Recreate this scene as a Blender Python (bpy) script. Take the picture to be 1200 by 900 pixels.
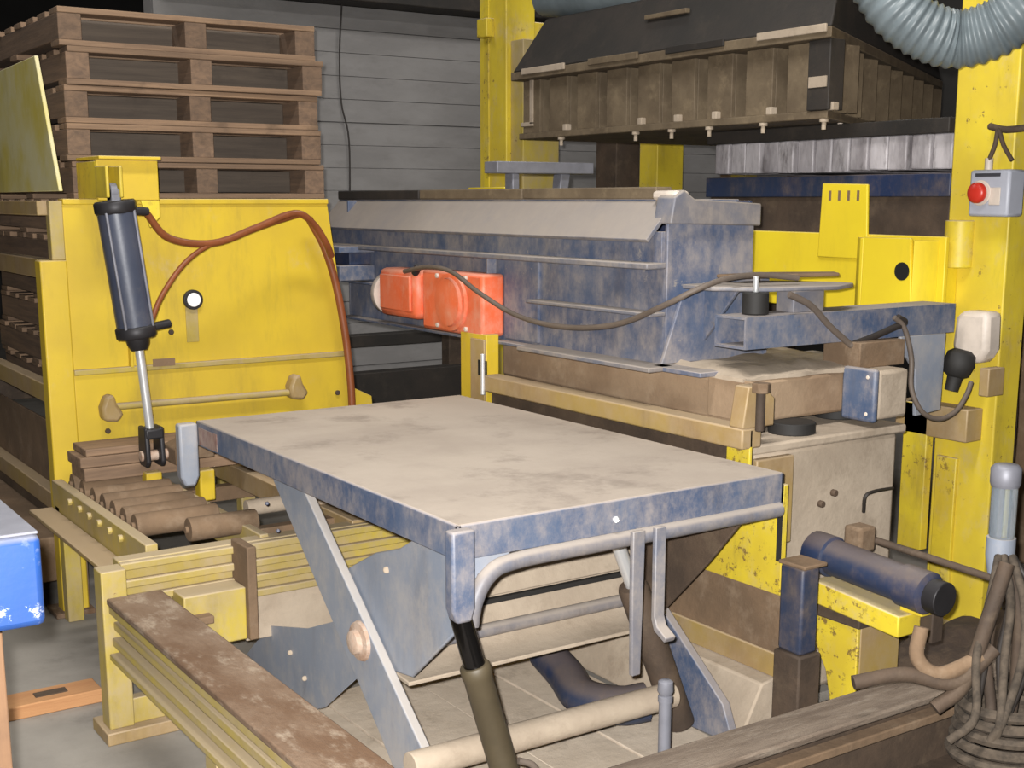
import bpy, bmesh, math, random
from mathutils import Vector, Matrix
random.seed(7)
for o in list(bpy.data.objects): bpy.data.objects.remove(o, do_unlink=True)
scene = bpy.context.scene
COL = scene.collection

# ---------------------------------------------------------------- camera
FPX, CX, CY, HC = 1490.0, 600.0, 520.0, 1.6
PITCH, YAW = math.atan(285.0 / FPX), math.radians(33.7)
cam_d = bpy.data.cameras.new('camera'); cam = bpy.data.objects.new('camera', cam_d); COL.objects.link(cam)
cam_d.sensor_fit = 'HORIZONTAL'; cam_d.sensor_width = 36.0
cam_d.lens = FPX / 1200.0 * 36.0
cam_d.shift_y = (CY - 450.0) / 1200.0
cam_d.clip_start = 0.02; cam_d.clip_end = 100
cam.location = (0, 0, HC)
cam.rotation_euler = (math.pi / 2 - PITCH, 0, -YAW)
scene.camera = cam
_F = Vector((math.sin(YAW) * math.cos(PITCH), math.cos(YAW) * math.cos(PITCH), -math.sin(PITCH)))
_R = Vector((math.cos(YAW), -math.sin(YAW), 0)); _U = _R.cross(_F)

def at(px, py, X=None, Y=None, Z=None, D=None):
    """metres of a measured spot on a known plane of the machine"""
    r = _F + _R * ((px - CX) / FPX) + _U * ((CY - py) / FPX)
    t = X / r.x if X is not None else Y / r.y if Y is not None else (Z - HC) / r.z if Z is not None else D
    return Vector((0, 0, HC)) + r * t

# ---------------------------------------------------------------- world, flash, added fill lamps, exposure
w = bpy.data.worlds.new('hall_air'); scene.world = w; w.use_nodes = True
w.node_tree.nodes['Background'].inputs[0].default_value = (0.55, 0.6, 0.7, 1)
w.node_tree.nodes['Background'].inputs[1].default_value = 0.02
fl = bpy.data.lights.new('camera_flash', 'SPOT'); fl.energy = 900; fl.spot_size = math.radians(80); fl.spot_blend = 0.6
fl.shadow_soft_size = 0.018; fl.color = (1.0, 0.985, 0.965)
flo = bpy.data.objects.new('camera_flash', fl); COL.objects.link(flo)
flo.location = Vector((0, 0, HC)) - _R * 0.035 + _U * 0.045
flo.rotation_euler = (math.pi / 2 - PITCH, 0, -YAW)
for k, (lx, ly) in enumerate(((1.2, 2.2), (5.0, 5.2), (1.0, 6.6))):  # unseen overhead lamps, added for ambient fill
    a = bpy.data.lights.new('fill_lamp_light', 'AREA'); a.shape = 'RECTANGLE'; a.size = 2.4; a.size_y = 0.5
    a.energy = (150, 75, 40)[k]; a.color = (1.0, 0.975, 0.94)
    ao = bpy.data.objects.new('fill_lamp_light', a); COL.objects.link(ao); ao.location = (lx, ly, 4.9)
vs = scene.view_settings
vs.view_transform = 'Standard'; vs.look = 'None'; vs.gamma = 1.0; vs.use_curve_mapping = False; vs.exposure = 0.12

# ---------------------------------------------------------------- materials
def lin(c):
    r = [((v / 255.0 + 0.055) / 1.055) ** 2.4 if v > 10 else v / 255.0 / 12.92 for v in c]
    return (r[0], r[1], r[2], 1)

class NT:
    def __init__(s, name):
        s.m = bpy.data.materials.new(name); s.m.use_nodes = True
        s.t = s.m.node_tree; s.b = s.t.nodes['Principled BSDF']
        g = s.t.nodes.new('ShaderNodeNewGeometry'); s.pos = g.outputs['Position']; s.nor = g.outputs['Normal']
    def link(s, a, b): s.t.links.new(a, b)
    def vec(s, sc, off=(0, 0, 0), src=None):
        n = s.t.nodes.new('ShaderNodeMapping'); n.inputs['Scale'].default_value = sc; n.inputs['Location'].default_value = off
        s.link(src or s.pos, n.inputs[0]); return n.outputs[0]
    def noise(s, scale, detail=6, rough=0.6, v=None, dist=0.0):
        n = s.t.nodes.new('ShaderNodeTexNoise'); n.inputs['Scale'].default_value = scale
        n.inputs['Detail'].default_value = detail; n.inputs['Roughness'].default_value = rough
        n.inputs['Distortion'].default_value = dist
        s.link(v or s.pos, n.inputs['Vector']); return n.outputs['Fac']
    def ramp(s, f, lo, hi, a=0.0, b=1.0):
        n = s.t.nodes.new('ShaderNodeMapRange'); n.interpolation_type = 'SMOOTHSTEP'
        n.inputs[1].default_value = lo; n.inputs[2].default_value = hi; n.inputs[3].default_value = a; n.inputs[4].default_value = b
        s.link(f, n.inputs[0]); return n.outputs[0]
    def math(s, op, a, b=None):
        n = s.t.nodes.new('ShaderNodeMath'); n.operation = op; n.use_clamp = True
        for i, q in enumerate((a, b)):
            if q is None: continue
            if isinstance(q, (int, float)): n.inputs[i].default_value = q
            else: s.link(q, n.inputs[i])
        return n.outputs[0]
    def mix(s, f, a, b):
        n = s.t.nodes.new('ShaderNodeMix'); n.data_type = 'RGBA'
        if isinstance(f, (int, float)): n.inputs[0].default_value = f
        else: s.link(f, n.inputs[0])
        for i, q in ((6, a), (7, b)):
            if isinstance(q, tuple): n.inputs[i].default_value = q
            else: s.link(q, n.inputs[i])
        return n.outputs[2]
    def upness(s):
        n = s.t.nodes.new('ShaderNodeSeparateXYZ'); s.link(s.nor, n.inputs[0]); return n.outputs[2]
    def done(s, col, rough=0.6, metal=0.0, bump=None, bs=0.2, bd=0.004):
        if isinstance(col, tuple): s.b.inputs['Base Color'].default_value = col
        else: s.link(col, s.b.inputs['Base Color'])
        if isinstance(rough, (int, float)): s.b.inputs['Roughness'].default_value = rough
        else: s.link(rough, s.b.inputs['Roughness'])
        s.b.inputs['Metallic'].default_value = metal
        if bump is not None:
            n = s.t.nodes.new('ShaderNodeBump'); n.inputs['Strength'].default_value = bs; n.inputs['Distance'].default_value = bd
            s.link(bump, n.inputs['Height']); s.link(n.outputs[0], s.b.inputs['Normal'])
        return s.m

DUST = lin((186, 170, 152)); RUST = lin((104, 66, 44)); GRIME = lin((92, 78, 62))

def paint(name, base, var=None, dust=0.3, top=0.8, chip=0.12, chipc=RUST, grime=0.25, rough=0.5, dustc=DUST, sc=1.0):
    """old machine paint: colour drift, settled dust on ledges, grime runs, chips down to metal"""
    n = NT(name); base = lin(base); var = lin(var) if var else base
    c = n.mix(n.ramp(n.noise(2.5 * sc, 4), .35, .65), base, var)
    g = n.ramp(n.noise(6 * sc, 8, .7, n.vec((1, 1, .22))), .5, .72, 0, grime)
    c = n.mix(g, c, GRIME)
    d1 = n.noise(2.6 * sc, 7, .7, n.vec((1, 1, 1.3), (3, 1, 7))); d2 = n.noise(17 * sc, 8, .75, n.vec((1, 1, .6), (1, 6, 2)))
    dm = n.math('ADD', n.math('MULTIPLY', d1, .5), n.math('MULTIPLY', d2, .5))
    f = n.ramp(dm, .60 - dust * .42, .74 - dust * .1, 0, min(.85, .3 + dust))
    c = n.mix(f, c, dustc)
    k = n.noise(22 * sc, 9, .75, n.vec((1, 1, 1), (9, 2, 4)))
    km = n.math('MULTIPLY', n.ramp(k, .74 - chip * .8, .78 - chip * .8, 0, .85), n.ramp(n.noise(1.8, 4, .6, n.vec((1, 1, 1), (4, 8, 1))), .42, .58, .12, 1))
    c = n.mix(km, c, chipc)
    u = n.math('MULTIPLY', n.ramp(n.upness(), .25, .75), n.ramp(n.noise(9, 6, .7), .2, .5, top * .7, top))
    c = n.mix(u, c, dustc)
    r = n.math('MAXIMUM', n.math('MULTIPLY', f, .9), n.math('MAXIMUM', u, rough))
    return n.done(c, r, 0, n.noise(60, 5), .12, .003)

def rough_mat(name, a, b, c2=None, sc=4, cf=.35, rough=.9, bump=.4, st=(1, 1, 1), bd=.006):
    n = NT(name); v = n.vec(st)
    c = n.mix(n.ramp(n.noise(sc, 8, .65, v), .35, .65), lin(a), lin(b))
    if c2: c = n.mix(n.ramp(n.noise(sc * 2.3, 9, .7, n.vec(st, (5, 3, 8))), .5, .7, 0, cf), c, lin(c2))
    return n.done(c, rough, 0, n.noise(sc * 9, 7, .7, v), bump, bd)

def wood(name, a, b, along='X', dark=(70, 56, 44)):
    n = NT(name)
    st = {'X': (1.2, 14, 22), 'Y': (14, 1.2, 22), 'Z': (14, 14, 1.2)}[along]
    oi = n.t.nodes.new('ShaderNodeObjectInfo')
    c = n.mix(n.ramp(n.noise(1.6, 8, .7, n.vec(st), .4), .3, .7), lin(a), lin(b))
    c = n.mix(n.ramp(oi.outputs['Random'], 0, 1, 0, .35), c, lin(dark))
    c = n.mix(n.ramp(n.noise(5, 6, .6), .55, .75, 0, .55), c, lin(dark))
    return n.done(c, .85, 0, n.noise(3, 8, .7, n.vec(st)), .5, .004)

def plain(name, c, rough=.5, metal=0.0, var=.12, sc=8):
    n = NT(name); c = lin(c); d = (c[0] * (1 - var * 2), c[1] * (1 - var * 2), c[2] * (1 - var * 2), 1)
    return n.done(n.mix(n.ramp(n.noise(sc, 6, .65), .35, .7), c, d), rough, metal)

M = {}
M['yellow'] = paint('yellow_paint', (212, 182, 46), (200, 170, 50), dust=.14, top=.5, chip=.07, grime=.28)
M['yellow_bright'] = paint('bright_yellow_paint', (238, 212, 46), (230, 202, 46), dust=.07, top=.35, chip=.08, grime=.16)
M['yellow_column'] = paint('column_yellow_paint', (222, 198, 56), (206, 180, 58), dust=.26, top=.7, chip=.16, grime=.34, chipc=lin((120, 94, 60)))
M['brown_tan'] = rough_mat('tan_caked_steel', (158, 134, 108), (136, 112, 88), (176, 154, 128), 3.0, .5, .92, .5)
M['yellow_dusty'] = paint('dusty_yellow_paint', (190, 168, 60), (164, 144, 74), dust=.56, top=.88, chip=.1, grime=.4, dustc=lin((172, 154, 126)))
M['yellow_worn'] = paint('worn_yellow_paint', (220, 196, 52), (202, 176, 56), dust=.25, top=.7, chip=.225, grime=.4, chipc=lin((112, 86, 56)), sc=1.2)
M['yellow_brown'] = paint('caked_yellow_paint', (166, 140, 78), (150, 124, 88), dust=.5, top=.9, chip=.08, grime=.4, dustc=lin((170, 148, 118)))
M['blue'] = paint('blue_paint', (62, 80, 110), (86, 99, 122), dust=.5, top=.8, chip=.16, chipc=lin((110, 106, 106)), grime=.3, dustc=lin((160, 150, 144)), sc=1.5)
M['blue_tray'] = paint('dusty_blue_paint', (60, 78, 110), (86, 99, 124), dust=.5, top=.9, chip=.16, chipc=lin((150, 143, 138)), grime=.3, dustc=lin((168, 157, 148)), sc=.9)
M['blue_dust'] = paint('dust_caked_blue_paint', (96, 102, 118), (118, 114, 116), dust=.5, top=.8, chip=.1, chipc=lin((74, 78, 92)), grime=.4, dustc=lin((160, 149, 138)))
M['blue_pale'] = paint('pale_blue_paint', (130, 138, 152), (146, 151, 162), dust=.4, top=.85, chip=.1, chipc=lin((84, 90, 106)), grime=.25, dustc=lin((176, 168, 160)))
M['blue_box'] = paint('bright_blue_paint', (26, 62, 122), (32, 70, 132), dust=.08, top=.7, chip=.18, chipc=lin((168, 172, 180)), grime=.1, dustc=lin((120, 118, 116)))
M['blue_dark'] = paint('dark_blue_paint', (36, 50, 82), (46, 56, 78), dust=.36, top=.5, chip=.08, grime=.4, dustc=lin((120, 104, 90)))
M['tan'] = rough_mat('caked_concrete_dust', (184, 168, 148), (166, 150, 131), (140, 124, 106), 3.0, .55, .95, .5)
M['table_dust'] = rough_mat('table_dust', (178, 165, 151), (164, 151, 138), (112, 100, 90), 1.7, .5, .95, .3)
M['brown'] = rough_mat('brown_caked_steel', (128, 104, 80), (106, 86, 66), (146, 126, 104), 3.5, .55, .9, .5)
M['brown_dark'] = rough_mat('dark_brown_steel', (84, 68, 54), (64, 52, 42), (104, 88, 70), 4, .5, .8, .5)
M['head_steel'] = rough_mat('dusty_head_steel', (114, 99, 78), (94, 80, 62), (134, 117, 92), 5, .6, .75, .3)
M['head_dark'] = rough_mat('dark_hood_steel', (38, 35, 32), (50, 44, 39), (72, 63, 54), 3, .4, .7, .3)
M['rust_top'] = rough_mat('rusty_beam_top', (126, 104, 84), (102, 76, 54), (168, 152, 132), 3.6, .7, .9, .8, (2, .9, 2))
M['grey_steel'] = plain('grey_steel', (128, 128, 136), .5, .2)
M['dark_steel'] = plain('dark_steel', (52, 50, 52), .5, .4)
M['cyl_blue'] = paint('slate_blue_paint', (58, 64, 80), (70, 74, 88), dust=.25, top=.4, chip=.08, chipc=lin((36, 38, 46)), grime=.3, rough=.4, dustc=lin((110, 106, 104)))
M['chrome'] = NT('polished_rod').done(lin((225, 225, 225)), .3, .6)
M['chrome_dark'] = NT('dark_oiled_rod').done(lin((52, 50, 50)), .14, .9)
M['olive'] = plain('olive_barrel_paint', (80, 70, 52), .55)
M['hose_copper'] = plain('brown_hose_rubber', (136, 76, 42), .45, 0, .15)
M['cable'] = plain('grey_brown_cable', (104, 92, 82), .6)
M['cable_dark'] = plain('dark_cable', (50, 44, 40), .6)
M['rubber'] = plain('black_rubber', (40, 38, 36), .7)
M['orange'] = paint('orange_paint', (232, 104, 62), (228, 118, 80), dust=.36, top=.5, chip=.13, chipc=lin((226, 196, 178)), grime=.15, dustc=lin((222, 172, 150)))
M['cream'] = plain('cream_enamel', (214, 200, 186), .5)
M['white'] = plain('white_reflector', (250, 250, 250), .25, 0, .0)
M['red'] = plain('red_button_plastic', (196, 50, 36), .35, 0, .05)
M['box_grey'] = plain('grey_box_plastic', (170, 172, 182), .45, 0, .05)
M['hose_grey'] = plain('grey_duct_plastic', (112, 122, 126), .42, 0, .14, 5)
M['silver'] = rough_mat('bright_worn_steel', (196, 190, 192), (140, 134, 136), (74, 68, 66), 7, .7, .45, .15, (1, 1, .3))
M['wood_x'] = wood('weathered_pallet_wood_long', (150, 122, 96), (114, 92, 74), 'X')
M['wood_y'] = wood('weathered_pallet_wood_cross', (134, 108, 86), (100, 82, 68), 'Y')
M['wood_grey'] = wood('grey_inner_wood', (104, 92, 80), (84, 74, 65), 'X', (60, 52, 46))
M['wood_orange'] = wood('fresh_plank_wood', (206, 156, 106), (184, 132, 88), 'X', (150, 104, 70))
M['wood_post'] = wood('post_wood', (130, 98, 70), (108, 80, 58), 'Z', (90, 66, 48))
M['red_paint'] = paint('red_paint_patch', (128, 54, 50), (110, 60, 62), dust=.5, top=.5, chip=.2, chipc=lin((70, 80, 104)), grime=.3)
M['floor'] = rough_mat('concrete_floor', (150, 144, 135), (134, 128, 120), (108, 102, 95), 1.6, .5, .92, .25)
M['wall'] = rough_mat('grey_boards', (142, 139, 137), (130, 127, 125), (112, 108, 106), 1.5, .35, .85, .15, (1, 1, 3))
M['hall'] = rough_mat('dark_hall_wall', (52, 50, 48), (44, 42, 40), None, 1, 0, .95, .1)
M['peach'] = rough_mat('peach_primer', (190, 168, 150), (170, 138, 116), (200, 190, 178), 16, .7, .85, .5)
M['rope'] = plain('dirty_rope', (84, 73, 61), .9, 0, .3, 30)
M['dirt'] = rough_mat('dirt', (78, 63, 50), (60, 48, 40), (98, 82, 66), 7, .5, .98, .8)
M['dirt_pale'] = rough_mat('dusty_dirt', (120, 106, 92), (92, 78, 66), (140, 128, 114), 5, .6, .95, .7, (.6, 3, 3))
M['pale_tan'] = rough_mat('pale_floor_dust', (216, 200, 180), (200, 184, 164), (150, 134, 116), 3.0, .5, .95, .5)
M['black'] = NT('black_hole').done(lin((14, 13, 13)), .9)
g = NT('clear_bowl'); g.b.inputs['Transmission Weight'].default_value = .75
M['bowl'] = g.done(lin((190, 200, 210)), .08)
M['label_ink'] = plain('dark_ink', (60, 60, 66), .6)
M['tin_yellow'] = paint('pale_faded_yellow', (196, 180, 84), (204, 196, 150), dust=.34, top=.6, chip=.04, grime=.25, dustc=lin((206, 200, 178)))

# ---------------------------------------------------------------- mesh helpers
def box(bm, x0, x1, y0, y1, z0, z1):
    v = [bm.verts.new((x, y, z)) for z in (z0, z1) for y in (y0, y1) for x in (x0, x1)]
    for f in ((0, 2, 3, 1), (4, 5, 7, 6), (0, 1, 5, 4), (2, 6, 7, 3), (0, 4, 6, 2), (1, 3, 7, 5)):
        bm.faces.new([v[i] for i in f])
    return v

def prism(bm, pts, axis, a0, a1):
    def mk(p, a): return (a, p[0], p[1]) if axis == 'X' else (p[0], a, p[1]) if axis == 'Y' else (p[0], p[1], a)
    A = [bm.verts.new(mk(p, a0)) for p in pts]; B = [bm.verts.new(mk(p, a1)) for p in pts]
    n = len(pts)
    bm.faces.new(A[::-1]); bm.faces.new(B)
    for i in range(n): bm.faces.new((A[i], A[(i + 1) % n], B[(i + 1) % n], B[i]))
    bmesh.ops.recalc_face_normals(bm, faces=bm.faces)

def frame(d):
    d = d.normalized(); u = d.cross(Vector((0, 0, 1)))
    if u.length < 1e-3: u = d.cross(Vector((1, 0, 0)))
    u.normalize(); return u, d.cross(u).normalized()

def lathe(bm, p0, p1, prof, n=18):
    """prof: list of (distance along p0->p1, radius)"""
    p0 = Vector(p0); d = (Vector(p1) - p0).normalized(); u, v = frame(d)
    rings = []
    for t, r in prof:
        c = p0 + d * t
        rings.append([bm.verts.new(c + (u * math.cos(2 * math.pi * k / n) + v * math.sin(2 * math.pi * k / n)) * max(r, 1e-4)) for k in range(n)])
    for a, b in zip(rings, rings[1:]):
        for k in range(n): bm.faces.new((a[k], a[(k + 1) % n], b[(k + 1) % n], b[k]))
    bm.faces.new(rings[0][::-1]); bm.faces.new(rings[-1])
    bmesh.ops.recalc_face_normals(bm, faces=bm.faces)

def cyl(bm, p0, p1, r, r1=None, n=18):
    L = (Vector(p1) - Vector(p0)).length
    lathe(bm, p0, p1, [(0, r), (L, r if r1 is None else r1)], n)

def smooth_path(pts, k=6):
    pts = [Vector(p) for p in pts]; P = [2 * pts[0] - pts[1]] + pts + [2 * pts[-1] - pts[-2]]; out = []
    for i in range(1, len(P) - 2):
        for j in range(k):
            t = j / k; a, b, c, d = P[i - 1:i + 3]
            out.append(.5 * ((2 * b) + (c - a) * t + (2 * a - 5 * b + 4 * c - d) * t * t + (3 * b - a - 3 * c + d) * t ** 3))
    out.append(pts[-1]); return out

def tube(bm, pts, r, n=10, k=6, rad=None):
    P = smooth_path(pts, k) if k > 1 else [Vector(p) for p in pts]
    u = None; rings = []
    for i, p in enumerate(P):
        d = (P[min(i + 1, len(P) - 1)] - P[max(i - 1, 0)]).normalized()
        if u is None: u, v = frame(d)
        else:
            u = (u - d * u.dot(d)).normalized(); v = d.cross(u)
        rr = rad(i, len(P)) if rad else r
        rings.append([bm.verts.new(p + (u * math.cos(2 * math.pi * q / n) + v * math.sin(2 * math.pi * q / n)) * rr) for q in range(n)])
    for a, b in zip(rings, rings[1:]):
        for q in range(n): bm.faces.new((a[q], a[(q + 1) % n], b[(q + 1) % n], b[q]))
    bm.faces.new(rings[0][::-1]); bm.faces.new(rings[-1])
    bmesh.ops.recalc_face_normals(bm, faces=bm.faces)

def wpos(o):
    v = Vector(o.location)
    while o.parent: o = o.parent; v = v + Vector(o.location)
    return v

def make(name, bm, mat, parent=None, bevel=.003, smooth=True):
    lo = Vector([min(v.co[i] for v in bm.verts) for i in range(3)]); hi = Vector([max(v.co[i] for v in bm.verts) for i in range(3)])
    c = Vector(((lo.x + hi.x) / 2, (lo.y + hi.y) / 2, lo.z))
    for v in bm.verts: v.co -= c
    me = bpy.data.meshes.new(name); bm.to_mesh(me); bm.free()
    if smooth:
        for p in me.polygons: p.use_smooth = True
        me.set_sharp_from_angle(angle=math.radians(48))
    me.materials.append(M[mat])
    o = bpy.data.objects.new(name, me); COL.objects.link(o)
    o.location = c - (wpos(parent) if parent else Vector())
    o.parent = parent
    if bevel:
        b = o.modifiers.new('bevel', 'BEVEL'); b.width = bevel; b.segments = 2; b.limit_method = 'ANGLE'; b.angle_limit = math.radians(40)
    return o

def NB(): return bmesh.new()
def B(name, mat, parent, x0, x1, y0, y1, z0, z1, bevel=.003):
    bm = NB(); box(bm, x0, x1, y0, y1, z0, z1); return make(name, bm, mat, parent, bevel)
def PR(name, mat, parent, pts, axis, a0, a1, bevel=.003):
    bm = NB(); prism(bm, pts, axis, a0, a1); return make(name, bm, mat, parent, bevel)
def CYL(name, mat, parent, p0, p1, r, r1=None, n=18, bevel=.003):
    bm = NB(); cyl(bm, p0, p1, r, r1, n); return make(name, bm, mat, parent, bevel)
def TU(name, mat, parent, pts, r, n=10, k=6):
    bm = NB(); tube(bm, pts, r, n, k); return make(name, bm, mat, parent, 0)
def tag(o, label, cat, group=None):
    o['label'] = label; o['category'] = cat
    if group: o['group'] = group
    return o
def thing(name, loc, label, cat, group=None):
    o = bpy.data.objects.new(name, None); COL.objects.link(o); o.location = loc; o.empty_display_size = .1
    return tag(o, label, cat, group)
def struct(o): o['kind'] = 'structure'; return o
def dup(o, parent=None):
    c = o.copy(); COL.objects.link(c); c.parent = parent
    for ch in list(o.children): dup(ch, c)
    return c

# ---------------------------------------------------------------- the hall
struct(B('floor', 'floor', None, -9, 11, -6, 17, -.3, 0, 0))
struct(B('ceiling', 'hall', None, -9, 11, -6, 17, 5.2, 5.4, 0))
struct(B('wall_far', 'hall', None, -9, 11, 16.8, 17, 0, 5.2, 0))
struct(B('wall_left', 'hall', None, -9.2, -9, -6, 17, 0, 5.2, 0))
struct(B('wall_right', 'hall', None, 8.2, 8.4, -6, 17, 0, 5.2, 0))
wb = struct(B('wall_back', 'wall', None, 2.7, 8.2, 8.06, 8.2, 0, 2.88, 0))
for k in range(19):
    z0 = k * .1515
    B('board', 'wall', wb, 2.7, 8.2, 8.02 + random.uniform(-.006, .006), 8.06, z0 + .0015, z0 + .15, .002)
struct(B('trim_1', 'head_dark', None, 2.7, 8.2, 7.8, 8.2, 2.88, 3.25, .01))
o = TU('wall_cable', 'cable_dark', None, [at(402, -20, Y=8.0), at(398, 60, Y=8.0), at(400, 120, Y=8.0), at(409, 165, Y=8.0), at(410, 260, Y=8.0)], .006, 8)
tag(o, 'thin dark cable hanging down the grey board wall', 'cable')
for k, (lx, ly) in enumerate(((1.2, 2.2), (5.0, 5.2), (1.0, 6.6))):  # out-of-view housings for the added fill lamps
    t = thing('fill_lamp', (lx, ly, 4.92), 'added overhead fill lamp, out of view', 'lamp', 'added fill lamps')
    B('housing', 'box_grey', t, lx - 1.25, lx + 1.25, ly - .28, ly + .28, 4.95, 5.19)

# ---------------------------------------------------------------- lift table
TX0, TX1, TY0, TY1, TZ = 1.50, 2.575, 2.48, 4.23, .85
T = thing('lift_table', (2.03, 3.35, .3), 'low steel lift table, blue rim, flat top covered in pale concrete dust', 'lift table')
B('top_plate', 'table_dust', T, TX0 + .004, TX1 - .004, TY0 + .004, TY1 - .004, TZ - .012, TZ, .002)
for nm, b in (('left', (TX0, TX0 + .014, TY0, TY1)), ('front', (TX0, TX1, TY0, TY0 + .014)), ('right', (TX1 - .014, TX1, TY0, TY1)), ('back', (TX0, TX1, TY1 - .014, TY1))):
    B('rim', 'blue', T, *b, TZ - .088, TZ - .001, .004)
B('red_paint_patch', 'red_paint', T, TX0 - .0015, TX0, TY1 - .20, TY1 - .03, TZ - .08, TZ - .02, 0)
# corner socket and hanging bracket
bm = NB(); prism(bm, [(1.462, .846), (1.526, .846), (1.526, .655), (1.515, .622), (1.475, .622), (1.462, .655)], 'Y', 2.44, 2.478)
make('corner_socket', bm, 'blue', T, .007)
bm = NB(); prism(bm, [(1.43, .845), (1.497, .845), (1.497, .66), (1.482, .625), (1.445, .625), (1.43, .66)], 'Y', 4.2, 4.245)
make('corner_bracket', bm, 'blue_pale', T, .008)
# tube under front rim, swept down into the socket
bm = NB(); tube(bm, [(1.53, 2.475, .60), (1.545, 2.477, .66), (1.585, 2.48, .715), (1.66, 2.483, .738), (1.9, 2.483, .742), (2.56, 2.483, .745)], .022, 12, 6)
make('apron_tube', bm, 'blue_dust', T, 0)
PR('gusset', 'blue_pale', T, [(1.525, .77), (1.66, .77), (1.64, .745), (1.56, .72), (1.53, .65)], 'Y', 2.485, 2.497)
CYL('rim_bolt', 'chrome', T, at(722, 609, Y=2.48), at(722, 609, Y=2.472) , .009, n=10)
# strap and hook hanging from the rim
PR('strap', 'blue_dust', T, [(2.0, .77), (2.04, .77), (2.037, .60), (2.032, .38), (2.004, .38), (2.0, .6)], 'Y', 2.44, 2.455)
bm = NB(); prism(bm, [(2.44, .77), (2.455, .77), (2.455, .52), (2.442, .49), (2.40, .47), (2.392, .484), (2.43, .505), (2.44, .53)], 'X', 2.075, 2.11)
make('hook', bm, 'blue_dust', T)
# pan below the top
PR('pan', 'tan', T, [(2.84, .33), (2.94, .335), (2.99, .375), (3.02, .46), (2.995, .468), (3.04, .58), (3.06, .58), (3.04, .46), (3.01, .37), (2.95, .32), (2.84, .318)], 'X', 1.562, 2.46)
PR('pan_upper', 'tan', T, [(3.015, .585), (3.08, .765), (3.10, .765), (3.04, .585)], 'X', 1.84, 2.46)
for y, z in ((2.993, .455), (3.012, .577)): B('pan_dark_gap', 'rubber', T, 1.6, 2.455, y - .008, y + .01, z - .008, z + .006, 0)  # strips coloured black to stand in for shade in the pan's gaps
bm = NB(); cyl(bm, (1.58, 2.95, .385), (2.45, 2.95, .385), .02, n=14); make('pan_tube', bm, 'blue_dust', T, 0)
sp_ = PR('side_plate', 'blue_pale', T, [(2.54, .775), (2.72, .775), (2.86, .70), (3.0, .655), (3.16, .575), (3.25, .50), (3.25, .42), (3.2, .365), (2.96, .335), (2.8, .36), (2.54, .58)], 'X', 1.55, 1.562, .004)
PR('side_plate', 'brown_dark', T, [(2.52, .775), (3.12, .775), (3.06, .34), (2.88, .335), (2.66, .56), (2.52, .72)], 'X', 2.46, 2.472, .004)
B('cross_member', 'brown', T, 1.562, 2.46, 2.62, 2.68, .70, .775)
CYL('plate_rivet', 'tan', sp_, at(453, 668, X=1.55), at(453, 668, X=1.545), .01, n=10)

# lift linkage below
A = thing('scissor_lever', (1.52, 3.05, 0), 'pale blue flat steel arm slanting from table rim down to the floor', 'lift arm')
lb_ = PR('bar', 'blue_pale', A, [(3.66, .80), (3.42, .785), (3.38, .76), (2.47, .02), (2.78, .02), (2.93, .16), (3.62, .76)], 'X', 1.517, 1.545, .004)
bm = NB(); lathe(bm, (1.517, 3.03, .40), (1.45, 3.03, .40), [(0, .058), (.01, .055), (.014, .036), (.028, .033), (.034, .02)], 16)
make('pivot_boss', bm, 'peach', A, 0)
for q in ((326, 622), (313, 590)): CYL('bolt', 'blue_dark', lb_, at(*q, X=1.517), at(*q, X=1.511), .007, n=8)
A2 = thing('lift_link', (1.57, 3.5, 0), 'blue steel link plate behind the slanting arm, lying close to the floor', 'link plate')
lp_ = PR('plate', 'blue_pale', A2, [(3.96, .07), (3.90, .12), (3.74, .235), (3.45, .31), (3.05, .47), (2.98, .36), (3.34, .09), (3.5, .02)], 'X', 1.5465, 1.5495, .001)
for q in ((357, 795), (340, 765)): CYL('bolt', 'tan', lp_, at(*q, X=1.546), at(*q, X=1.54), .009, n=8)
tag(CYL('torsion_tube', 'tan', None, (1.44, 2.62, .205), (2.30, 2.62, .205), .038, n=20), 'dusty round torsion tube running across under the table', 'tube')

H1 = thing('lift_cylinder', (1.66, 2.45, 0), 'olive hydraulic cylinder with short black rod under the table corner socket', 'hydraulic cylinder')
p0, p1 = Vector((1.493, 2.47, .655)), Vector((1.665, 2.445, .03)); d = p1 - p0
CYL('rod', 'chrome_dark', H1, p0, p0 + d * .3, .027)
bm = NB(); L = (p1 - p0).length; q0 = p0 + d * .24
lathe(bm, q0, p1, [(0, .034), (.006, .038), (.03, .038), (.034, .036), (L * .76 - .03, .036), (L * .76 - .02, .04), (L * .76, .04)], 20)
make('barrel', bm, 'olive', H1, 0)
TU('hose', 'cable', H1, [p0 + d * .66 + Vector((.035, -.02, 0)), p0 + d * .70 + Vector((.07, -.03, 0)), p0 + d * .8 + Vector((.075, -.03, -.02)), p0 + d * .98 + Vector((.06, -.03, 0))], .009, 8)
H2 = thing('lift_cylinder', (2.38, 2.68, 0), 'dark brown hydraulic cylinder with bright rod behind the strap and hook', 'hydraulic cylinder')
p0, p1 = Vector((2.13, 2.7, .72)), Vector((2.42, 2.70, .03)); d = p1 - p0
CYL('rod', 'chrome', H2, p0, p0 + d * .35, .02)
bm = NB(); lathe(bm, p0 + d * .28, p1, [(0, .04), (.01, .044), (.5, .044)], 18); make('barrel', bm, 'brown_dark', H2, 0)
A3 = thing('scissor_lever', (2.34, 3.0, 0), 'dusty blue lift arm on the far side of the table, by the brown cylinder', 'lift arm')
PR('bar', 'blue', A3, [(3.66, .76), (3.42, .765), (2.60, .14), (2.55, .03), (2.78, .02), (2.93, .16)], 'X', 2.48, 2.51, .004)
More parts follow.
